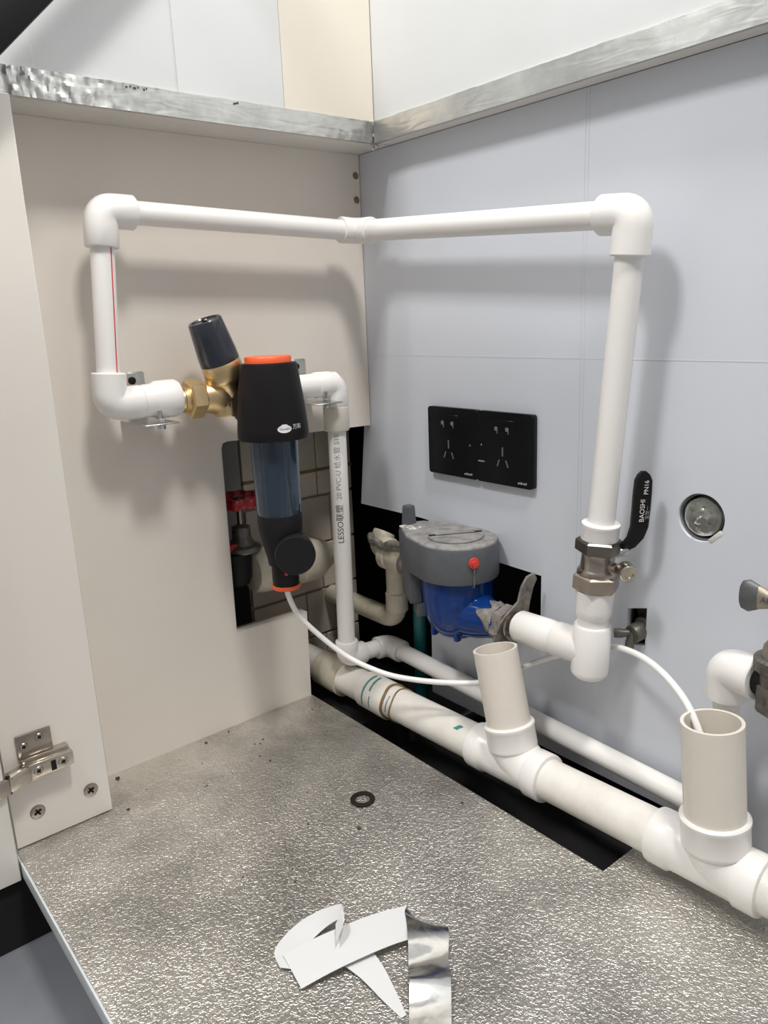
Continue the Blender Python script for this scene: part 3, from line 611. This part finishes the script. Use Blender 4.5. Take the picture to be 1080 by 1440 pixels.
# ================================================================ DRAIN PIPE
t = thing('drain_pipe', (0.34, -0.085, 0.0), 'thick off-white drain pipe with two open risers along the floor slot', 'drain pipe')
def da(x): return V((x, -0.0855, 0.0185 + 0.0290 * x))
link('pipe', sweep([da(-0.095), da(0.285)], 0.0222, 32), 'drainpvc', t)
link('pipe', sweep([da(0.39), da(0.53)], 0.0222, 32), 'drainpvc', t)
link('pipe', sweep([da(0.61), da(0.95)], 0.0222, 32), 'drainpvc', t)
link('coupling', lathe([(0.0222, 0), (0.0252, 0.001), (0.0252, 0.052), (0.0242, 0.054), (0.0222, 0.054)], da(0.075), X, 36), 'drainpvc', t)
link('coupling', lathe([(0.0222, 0), (0.0262, 0.001), (0.0262, 0.055), (0.0222, 0.056)], da(-0.03), X, 36), 'oldpvc', t)
for x0, wv_ in ((0.130, 0.0022), (0.147, 0.0012)):
    pts = [da(x0) + V((0.002 * math.sin(a * 3), math.cos(a) * 0.0226, math.sin(a) * 0.0226)) for a in [2 * math.pi * k / 40 for k in range(41)]]
    link('glue_ring', sweep(pts, wv_, 8, cap=False), 'glue', t)
def paint(x0, a0, a1, w_, slant, r=0.0254):
    bm = bmesh.new(); rows = []
    for i in range(13):
        a = math.radians(a0 + (a1 - a0) * i / 12); ww = w_ * (0.6 + 0.5 * abs(noise.noise(V((x0 * 90, i * 0.6, 1)))))
        c = da(x0 + slant * i / 12); q = V((0, -math.cos(a) * r, math.sin(a) * r))
        rows.append((bm.verts.new(c + q - X * ww), bm.verts.new(c + q + X * ww)))
    for q, r_ in zip(rows, rows[1:]): bm.faces.new((q[0], q[1], r_[1], r_[0]))
    link('paint_mark', bm, 'tealpaint', t)
paint(0.092, -25, 95, 0.0022, 0.002); paint(0.105, 35, 95, 0.0019, -0.002); paint(0.107, -20, 20, 0.0013, 0.001); paint(0.139, -10, 50, 0.0011, 0.002, 0.0227); paint(0.262, 48, 66, 0.0045, 0.006, 0.0226)

def wye(x0, x1, xb, base, top, rr):
    """two sockets on the run, a swept branch and a collar for the riser; then the open riser pipe"""
    base, top = V(base), V(top); ud = (top - base).normalized()
    W = link('wye_fitting', lathe([(0.0225, 0.0), (0.0262, 0.001), (0.0268, 0.003), (0.0268, 0.020), (0.0246, 0.023), (0.0246, x1 - x0 - 0.023), (0.0268, x1 - x0 - 0.020), (0.0268, x1 - x0 - 0.003), (0.0262, x1 - x0 - 0.001), (0.0225, x1 - x0)], da(x0), da(x1) - da(x0), 40), 'pvc', t)
    a = da(xb + 0.030); path = []
    for i in range(11):
        s = i / 10; path.append(a * (1 - s) ** 2 + (da(xb + 0.004) + Z * 0.004) * 2 * s * (1 - s) + (base + ud * 0.004) * s * s)
    link('branch', sweep(path, [0.0245 + (rr + 0.0010 - 0.0245) * min(1, i / 7) for i in range(11)], 36), 'pvc', W)
    link('collar', lathe([(rr + 0.0008, -0.001), (rr + 0.0030, 0.002), (rr + 0.0032, 0.004), (rr + 0.0030, 0.024), (rr + 0.0040, 0.0255), (rr + 0.0040, 0.0285), (rr + 0.0025, 0.0300), (rr, 0.0300)], base, ud, 44), 'pvc', W)
    L_ = (top - base).length
    link('riser', lathe([(rr, 0.012), (rr, L_), (rr - 0.0030, L_), (rr - 0.0030, 0.012)], base, ud, 48, close=True), 'riserpvc', t)
wye(0.284, 0.391, 0.342, (0.3405, -0.0860, 0.0470), (0.3140, -0.0865, 0.1590), 0.0248)
wye(0.519, 0.624, 0.576, (0.5775, -0.0870, 0.0545), (0.5665, -0.0870, 0.1720), 0.0262)

# ================================================================ ANGLE VALVE ON THE RIGHT
t = thing('angle_valve', (0.6000, -0.045, 0.185), 'worn metal angle valve with flared handle on the white elbow', 'valve')
AV = V((0.6020, -0.046, 0))
link('inlet', lathe([(0.0125, 0.0), (0.0135, 0.002), (0.0135, 0.022)], V((0.578, -0.043, 0.2030)), V((1, -0.1, 0)), 24), 'black', t)
link('hex_body', lathe([(0.0165, 0.180), (0.0185, 0.183), (0.0185, 0.2040), (0.0160, 0.2055)], AV, Z, 8), 'oldsteel', t, smooth=False)
link('waist', lathe([(0.0165, 0.2050), (0.0165, 0.2180)], AV, Z, 28), 'darknut', t)
bm = bmesh.new(); R0 = []
for k in range(60):
    a = 2 * math.pi * k / 60; r = 0.0212 + (0.0006 if k % 2 else 0)
    R0.append([bm.verts.new(AV + V((math.cos(a) * q, math.sin(a) * q, z))) for q, z in ((r - 0.002, 0.2175), (r, 0.2195), (r, 0.2290), (r - 0.003, 0.2310))])
for k in range(60):
    for j in range(3): bm.faces.new((R0[k][j], R0[(k + 1) % 60][j], R0[(k + 1) % 60][j + 1], R0[k][j + 1]))
bm.faces.new([r[0] for r in R0][::-1]); bm.faces.new([r[3] for r in R0])
link('knurled_ring', bm, 'oldsteel', t, angle=20)
link('bonnet', lathe([(0.0160, 0.2300), (0.0145, 0.2400), (0.0115, 0.2440), (0.0110, 0.2520), (0.0060, 0.2560), (0.0055, 0.2720), (0.0, 0.2720)], AV, Z, 24), 'handle', t)
bm = bmesh.new(); rows = []
HD = V((0.97, 0.10, 0)).normalized(); HN = V((0.10, -0.97, 0)).normalized()
for s, h, th in ((-0.0370, 0.0085, 0.0030), (-0.0355, 0.0120, 0.0042), (-0.030, 0.0142, 0.0048), (-0.022, 0.0105, 0.0048), (-0.012, 0.0075, 0.0055), (0, 0.0070, 0.0065), (0.012, 0.0075, 0.0055), (0.022, 0.0105, 0.0048), (0.030, 0.0142, 0.0048), (0.0355, 0.0120, 0.0042), (0.0370, 0.0085, 0.0030)):
    c = AV + V((0, 0, 0.2790)) + HD * s
    rows.append([bm.verts.new(c + Z * h * math.sin(a) + HN * th * math.cos(a)) for a in [2 * math.pi * k / 20 for k in range(20)]])
for q, r in zip(rows, rows[1:]):
    for k in range(20): bm.faces.new((q[k], q[(k + 1) % 20], r[(k + 1) % 20], r[k]))
bm.faces.new(rows[0][::-1]); bm.faces.new(rows[-1])
hh = link('handle', bm, 'handle', t, angle=50)
bm = bmesh.new(); rows = []
for s, h, th in ((-0.0376, 0.0085, 0.0032), (-0.0360, 0.0124, 0.0045), (-0.030, 0.0146, 0.0051), (-0.0225, 0.0110, 0.0051)):
    c = AV + V((0, 0, 0.2790)) + HD * s
    rows.append([bm.verts.new(c + Z * h * math.sin(a) + HN * th * math.cos(a)) for a in [2 * math.pi * k / 20 for k in range(20)]])
for q, r in zip(rows, rows[1:]):
    for k in range(20): bm.faces.new((q[k], q[(k + 1) % 20], r[(k + 1) % 20], r[k]))
bm.faces.new(rows[0][::-1])
link('handle_tip', bm, 'handletip', hh, angle=50)
text_on('cast_text', 'ADA', 0.0075, 'handletip', hh, lambda u, v: AV + V((0, 0, 0.2792 + v)) + HD * (-0.0195 + u) + HN * 0.0060)
text_on('cast_text', '1/2', 0.0085, 'ink', t, lambda u, v: AV + V((0.0, 0, 0.1935 + v)) + V((-0.26, -0.96, 0)) * 0.0187 + V((0.96, -0.26, 0)) * (u - 0.0085))

# ================================================================ SOCKETS
def socket(xc, label, right):
    zc = 0.3665
    s = thing('wall_socket', (xc, 0, zc - 0.043), label, 'socket', 'black wall sockets on the back board')
    r = 0.004; pts = []
    for cx, cz, a0 in ((1, 1, 0), (-1, 1, 90), (-1, -1, 180), (1, -1, 270)):
        for k in range(6):
            a = math.radians(a0 + 18 * k); pts.append((xc + cx * (0.0428 - r) + r * math.cos(a), zc + cz * (0.0428 - r) + r * math.sin(a)))
    pl = link('plate', plate2d(pts, [], 'y', -0.0078, -0.0003), 'socket', s, smooth=False)
    x2 = xc - 0.006 + (0.004 if right else 0)
    link('insert', box((x2 - 0.017, -0.0084, zc + 0.012), (x2 + 0.017, -0.0077, zc + 0.034), 0.0003, 1), 'socket', s)
    for sx in (-1, 1):
        o = lathe([(0.0026, 0), (0.0026, 0.0006), (0.0013, 0.0007)], (x2 + sx * 0.0085 - 0.001, -0.0084, zc + 0.0235), -Y, 12)
        link('contact', o, 'slot', s)
        link('contact', box((x2 + sx * 0.0085 + 0.0004, -0.0090, zc + 0.018), (x2 + sx * 0.0085 + 0.0014, -0.0082, zc + 0.025)), 'slot', s, smooth=False)
    link('contact', box((x2 - 0.0009, -0.0082, zc - 0.0085), (x2 + 0.0007, -0.0077, zc + 0.0020)), 'slot', s, smooth=False)
    for sx in (-1, 1):
        link('contact', obox((x2 + sx * 0.0068, -0.0079, zc - 0.0170), V((1, 0, 0.42 * sx)), Y, V((-0.42 * sx, 0, 1)), (0.0014, 0.0006, 0.0085)), 'slot', s, smooth=False)
    link('indicator', lathe([(0, 0), (0.0011, 0), (0.0008, 0.0004), (0, 0.0005)], (xc + (-0.036 if right else 0.031), -0.0078, zc + 0.002 - (0.003 if not right else 0)), -Y, 10), 'slot', s)
    if right: link('contact', box((xc - 0.041, -0.0082, zc - 0.0185), (xc - 0.031, -0.0077, zc - 0.0172)), 'greyink', s, smooth=False)
    bm = bmesh.new()
    for k in range(6): box((xc + 0.0215 + k * 0.0023, -0.0080, zc - 0.0385 + 0.0004 * (k % 2)), (xc + 0.0232 + k * 0.0023, -0.0077, zc - 0.0365 + 0.0004 * (k % 3)), bm=bm)
    link('maker_mark', bm, 'greyink', s, smooth=False)
socket(0.2142 - 0.0431, 'black glass wall socket plate farther from white riser pipe', False)
socket(0.2142 + 0.0431, 'black glass wall socket plate closer to white riser pipe', True)

# ================================================================ HOLES IN THE BACK BOARD
t = thing('capped_outlet', (0.4985, 0.02, 0.30), 'capped grey water outlet recessed in the round hole', 'pipe outlet')
HC = V((0.4985, 0.0, 0.325))
link('sleeve', lathe([(0.0215, 0.004), (0.0228, 0.004), (0.0228, 0.13), (0.0215, 0.13)], HC, Y, 36, close=True), 'stubgrey', t)
link('plug', lathe([(0.0, 0.030), (0.0210, 0.030), (0.0200, 0.012), (0.0185, 0.0085), (0.0130, 0.0075), (0.0, 0.0075)], HC, Y, 36), 'stubgrey', t)
link('stopper', lathe([(0.0, -0.0005), (0.0075, 0.0), (0.0110, 0.002), (0.0120, 0.005), (0.0120, 0.010), (0, 0.01)], HC + V((-0.0015, 0, -0.001)), Y, 28), 'glassy', t)
bm = bmesh.new(); rows = []
for i in range(9):
    r_ = []
    for k in range(24):
        a = 2 * math.pi * k / 24; rr = 0.0185 * i / 8 + 0.0002
        q = HC + V((rr * math.cos(a), 0, rr * math.sin(a)))
        r_.append(bm.verts.new(q + V((0, 0.0035 - 0.006 * (1 - i / 8) ** 0.7 * (0.75 + 0.9 * noise.noise(q * 170)) - 0.0022 * noise.noise(q * 330), 0))))
    rows.append(r_)
for q, r in zip(rows, rows[1:]):
    for k in range(24): bm.faces.new((q[k], q[(k + 1) % 24], r[(k + 1) % 24], r[k]))
link('crumpled_film', bm, 'glassy', t)
link('plaster_chip', obox(HC + V((0.0155, 0.001, -0.0165)), V((0.7, 0, 0.7)), Y, V((-0.7, 0, 0.7)), (0.016, 0.003, 0.005), 0.001), 'mortar', t)
o = t
t = thing('old_stop_valve', (0.43, 0.0, 0.165), 'grimy old stop valve poking through the small square hole', 'valve')
link('body', lathe([(0.0, 0.0), (0.0090, 0.0), (0.0100, 0.003), (0.0100, 0.016), (0.0130, 0.018), (0.0130, 0.060), (0, 0.06)], (0.4360, -0.010, 0.1895), V((0.15, 1, 0.1)), 20), 'oldsteel', t)
link('knob', lathe([(0.0, 0.0), (0.0046, 0.0), (0.0050, 0.001), (0.0050, 0.009), (0.0, 0.009)], (0.4190, -0.0165, 0.1880), V((0.8, 0.5, 0.1)), 16), 'oldsteel', t)
link('arm', sweep([(0.4245, -0.013, 0.1885), (0.4360, -0.004, 0.190)], 0.0042, 12), 'oldsteel', t)
link('spout', sweep(smoothpath([(0.4355, -0.006, 0.190), (0.4345, -0.010, 0.181), (0.4350, -0.012, 0.1735)], 5), 0.0046, 12), 'oldsteel', t)
link('flange', lathe([(0.0, 0.0), (0.0125, 0.0), (0.0125, 0.004), (0.0, 0.005)], (0.4370, 0.016, 0.204), V((0.1, 1, 0.3)), 20), 'oldsteel', t)

# ================================================================ HINGE AND SCREWS
t = thing('cabinet_hinge', (0.069, -0.52, 0.075), 'nickel cabinet hinge joining the stile and open door', 'hinge')
link('mounting_plate', box((0.0692, -0.5330, 0.0995), (0.0720, -0.4985, 0.1255), 0.0010), 'nickel', t)
link('mounting_rib', box((0.0692, -0.5310, 0.0955), (0.0775, -0.4850, 0.1015), 0.0008), 'chrome', t)
link('arm_cover', box((0.0692, -0.5300, 0.0815), (0.0860, -0.4835, 0.0975), 0.0016), 'chrome', t)
link('arm_lower', box((0.0692, -0.5280, 0.0740), (0.0760, -0.5060, 0.0812), 0.0008), 'nickel', t)
link('knuckle', obox((0.0850, -0.5390, 0.0890), V((0.35, -0.94, 0)), V((0.94, 0.35, 0)), Z, (0.026, 0.014, 0.0185), 0.004), 'chrome', t)
link('cup_arm', obox((0.0955, -0.5600, 0.0880), V((0.25, -0.97, 0)), V((0.97, 0.25, 0)), Z, (0.024, 0.006, 0.0180), 0.0025), 'nickel', t)
link('hinge_pin', lathe([(0.0022, 0), (0.0022, 0.019)], (0.0915, -0.5490, 0.0790), Z, 12), 'black', t)
def cross(o_, d, r, m, parent, nm='screw'):
    """countersunk cross-head screw, flush on a surface facing d"""
    u, v, d = frame(d); o_ = V(o_)
    s = link(nm, lathe([(r, 0), (r, 0.0006), (r * 0.82, 0.0014), (r * 0.45, 0.0014), (r * 0.40, 0.0010), (0, 0.0010)], o_, d, 24), m, parent)
    bm = bmesh.new()
    for a in (0.5, 0.5 + math.pi / 2):
        w1 = u * math.cos(a) + v * math.sin(a); w2 = d.cross(w1)
        obox(o_ + d * 0.0013, w1, w2, d, (r * 1.05, r * 0.24, 0.0008), bm=bm)
    link('cross_slot', bm, 'blackmatte', s, smooth=False)
    return s
cross((0.0719, -0.5262, 0.1130), X, 0.0042, 'nickel', t); cross((0.0719, -0.5105, 0.1180), X, 0.0042, 'nickel', t)
cross((0.0859, -0.5190, 0.0892), X, 0.0048, 'chrome', t); cross((0.0859, -0.4945, 0.0895), X, 0.0050, 'chrome', t)
link('oblong_slot', box((0.0853, -0.5065, 0.0835), (0.0863, -0.5015, 0.0945)), 'blackmatte', t, smooth=False)
for yy, zz, lb in ((-0.5230, 0.0343, 'flat cross-head screw in the stile, directly below the hinge'), (-0.4675, 0.0347, 'flat cross-head screw in the stile near its inner bottom corner')):
    s = cross((0.0690, yy, zz), X, 0.0078, 'nickel', None, 'stile_screw')
    tag(s, lb, 'screw', 'screws in the stile')
for zz, lb in ((0.7022, 'brown screw in side board corner just under the rail'), (0.6725, 'brown screw in side board corner just above the pipe elbow')):
    s = link('corner_screw', lathe([(0.0, 0.0), (0.0044, 0.0), (0.0046, 0.0006), (0.0036, 0.0014), (0.0, 0.0016)], (0.0, -0.0078, zz), X, 18), 'glue')
    tag(s, lb, 'screw', 'screws in the side board corner')

# ================================================================ THINGS LYING ON THE FOIL FLOOR
o = tag(link('rubber_washer', lathe([(0.0090, 0.0003), (0.0132, 0.0003), (0.0138, 0.0009), (0.0138, 0.0019), (0.0132, 0.0025), (0.0090, 0.0025), (0.0084, 0.0019), (0.0084, 0.0009)], (0.2466, -0.2309, 0.0), Z, 40, close=True), 'rubber'), 'dark brown rubber washer lying on the foil floor', 'washer')
def strip(path, wv_, width, m, name, parent, thick=0.0005, n=8):
    """flexible tape: path of centre points, width direction per point"""
    P = smoothpath(path, n); Wd = smoothpath(wv_, n); bm = bmesh.new(); rows = []
    for i, (p, q) in enumerate(zip(P, Wd)):
        q = q.normalized(); d = (P[min(i + 1, len(P) - 1)] - P[max(i - 1, 0)]).normalized(); nn = d.cross(q).normalized()
        w_ = width[0] + (width[1] - width[0]) * i / (len(P) - 1)
        cols = []
        for s in (-1, -0.5, 0, 0.5, 1): cols.append(p + q * (w_ / 2 * s))
        rows.append([bm.verts.new(c + nn * thick / 2) for c in cols] + [bm.verts.new(c - nn * thick / 2) for c in cols[::-1]])
    for q, r in zip(rows, rows[1:]):
        for k in range(10): bm.faces.new((q[k], q[(k + 1) % 10], r[(k + 1) % 10], r[k]))
    bm.faces.new(rows[0][::-1]); bm.faces.new(rows[-1])
    return link(name, bm, m, parent, angle=60)
t = thing('foil_tape_scrap', (0.43, -0.36, 0.0), 'twisted scrap of foil tape with white backing on the foil floor', 'tape')
strip([(0.3935, -0.4200, 0.0035), (0.4000, -0.393, 0.0070), (0.4080, -0.360, 0.0085), (0.4150, -0.333, 0.0080), (0.4220, -0.3110, 0.0060)], [(0.95, -0.18, 0)] * 3 + [(0.92, -0.30, 0)] * 2, (0.040, 0.038), 'paper', 'paper_band', t)
strip([(0.3930, -0.4170, 0.0030), (0.3740, -0.4120, 0.0012), (0.3640, -0.3900, 0.0012), (0.3660, -0.3700, 0.0060), (0.3790, -0.3580, 0.0160), (0.3900, -0.3640, 0.0210), (0.3960, -0.3760, 0.0150)], [(0.6, 0.5, 0), (0.7, 0.35, 0), (0.9, 0.1, 0), (0.9, -0.2, 0.1), (0.85, -0.45, 0.2), (0.8, -0.55, 0.1), (0.8, -0.55, 0)], (0.026, 0.020), 'paper', 'paper_curl', t)
strip([(0.4180, -0.3720, 0.0045), (0.4400, -0.3715, 0.0030), (0.4640, -0.3745, 0.0015), (0.4850, -0.3775, 0.0008)], [(0.30, 0.95, 0), (0.25, 0.96, 0), (0.15, 0.98, 0), (0.1, 0.99, 0)], (0.029, 0.005), 'paper', 'paper_tail', t)
strip([(0.4200, -0.3120, 0.0055), (0.4330, -0.3070, 0.0085), (0.4480, -0.3170, 0.0110), (0.4640, -0.3320, 0.0060), (0.4800, -0.3450, 0.0100), (0.4950, -0.3590, 0.0040), (0.5200, -0.3830, 0.0015)], [(0.85, -0.5, 0), (0.80, 0.45, 0.05), (0.55, 0.80, 0.0), (0.45, 0.88, 0.12), (0.52, 0.82, -0.12), (0.58, 0.78, 0.05), (0.6, 0.78, 0)], (0.037, 0.032), 'tapefoil', 'foil_side', t)
bm = bmesh.new()                                                      # loose grit on the floor
random.seed(11)
spots = [(0.2829, -0.2642, .0022), (0.3266, -0.1544, .0020), (0.304, -0.3584, .0014), (0.014, -0.3045, .0016), (0.0093, -0.2695, .0014), (0.0577, -0.2461, .0013), (0.1068, -0.2655, .0014), (0.0140, -0.4206, .003), (0.0813, -0.4344, .0016), (0.06, -0.26, .001), (0.064, -0.254, .001), (0.09, -0.27, .001), (0.24, -0.30, .001)]
for _ in range(50): spots.append((random.uniform(0.02, 0.40), random.uniform(-0.42, -0.15), random.uniform(0.0003, 0.0009)))
for x, y, r in spots:
    bmesh.ops.create_icosphere(bm, subdivisions=1, radius=r, matrix=Matrix.Translation((x, y, r * 0.5)) @ Matrix.Diagonal((random.uniform(0.7, 1.6), random.uniform(0.7, 1.4), 0.55, 1)))
o = tag(link('floor_grit', bm, 'crumb', smooth=False), 'specks of dark grit scattered on the foil floor', 'grit', kind='stuff')

# black diagonal stay at the top of the door opening
t = thing('black_stay', (0.1015, -0.62, 0.598), 'black diagonal bar above the stile at the top of the door', 'bar')
a, b = V((0.112, -0.640, 0.5925)), V((0.112, -0.250, 0.9825)); d = (b - a).normalized()
link('bar', obox((a + b) / 2, d, X, d.cross(X), ((b - a).length, 0.012, 0.036), 0.003), 'black', t)
link('end_bracket', box((0.0925, -0.66, 0.565), (0.108, -0.60, 0.625), 0.002), 'black', t)
link('end_bracket', box((0.0612, -0.275, 0.955), (0.108, -0.225, 1.005), 0.002), 'black', t)
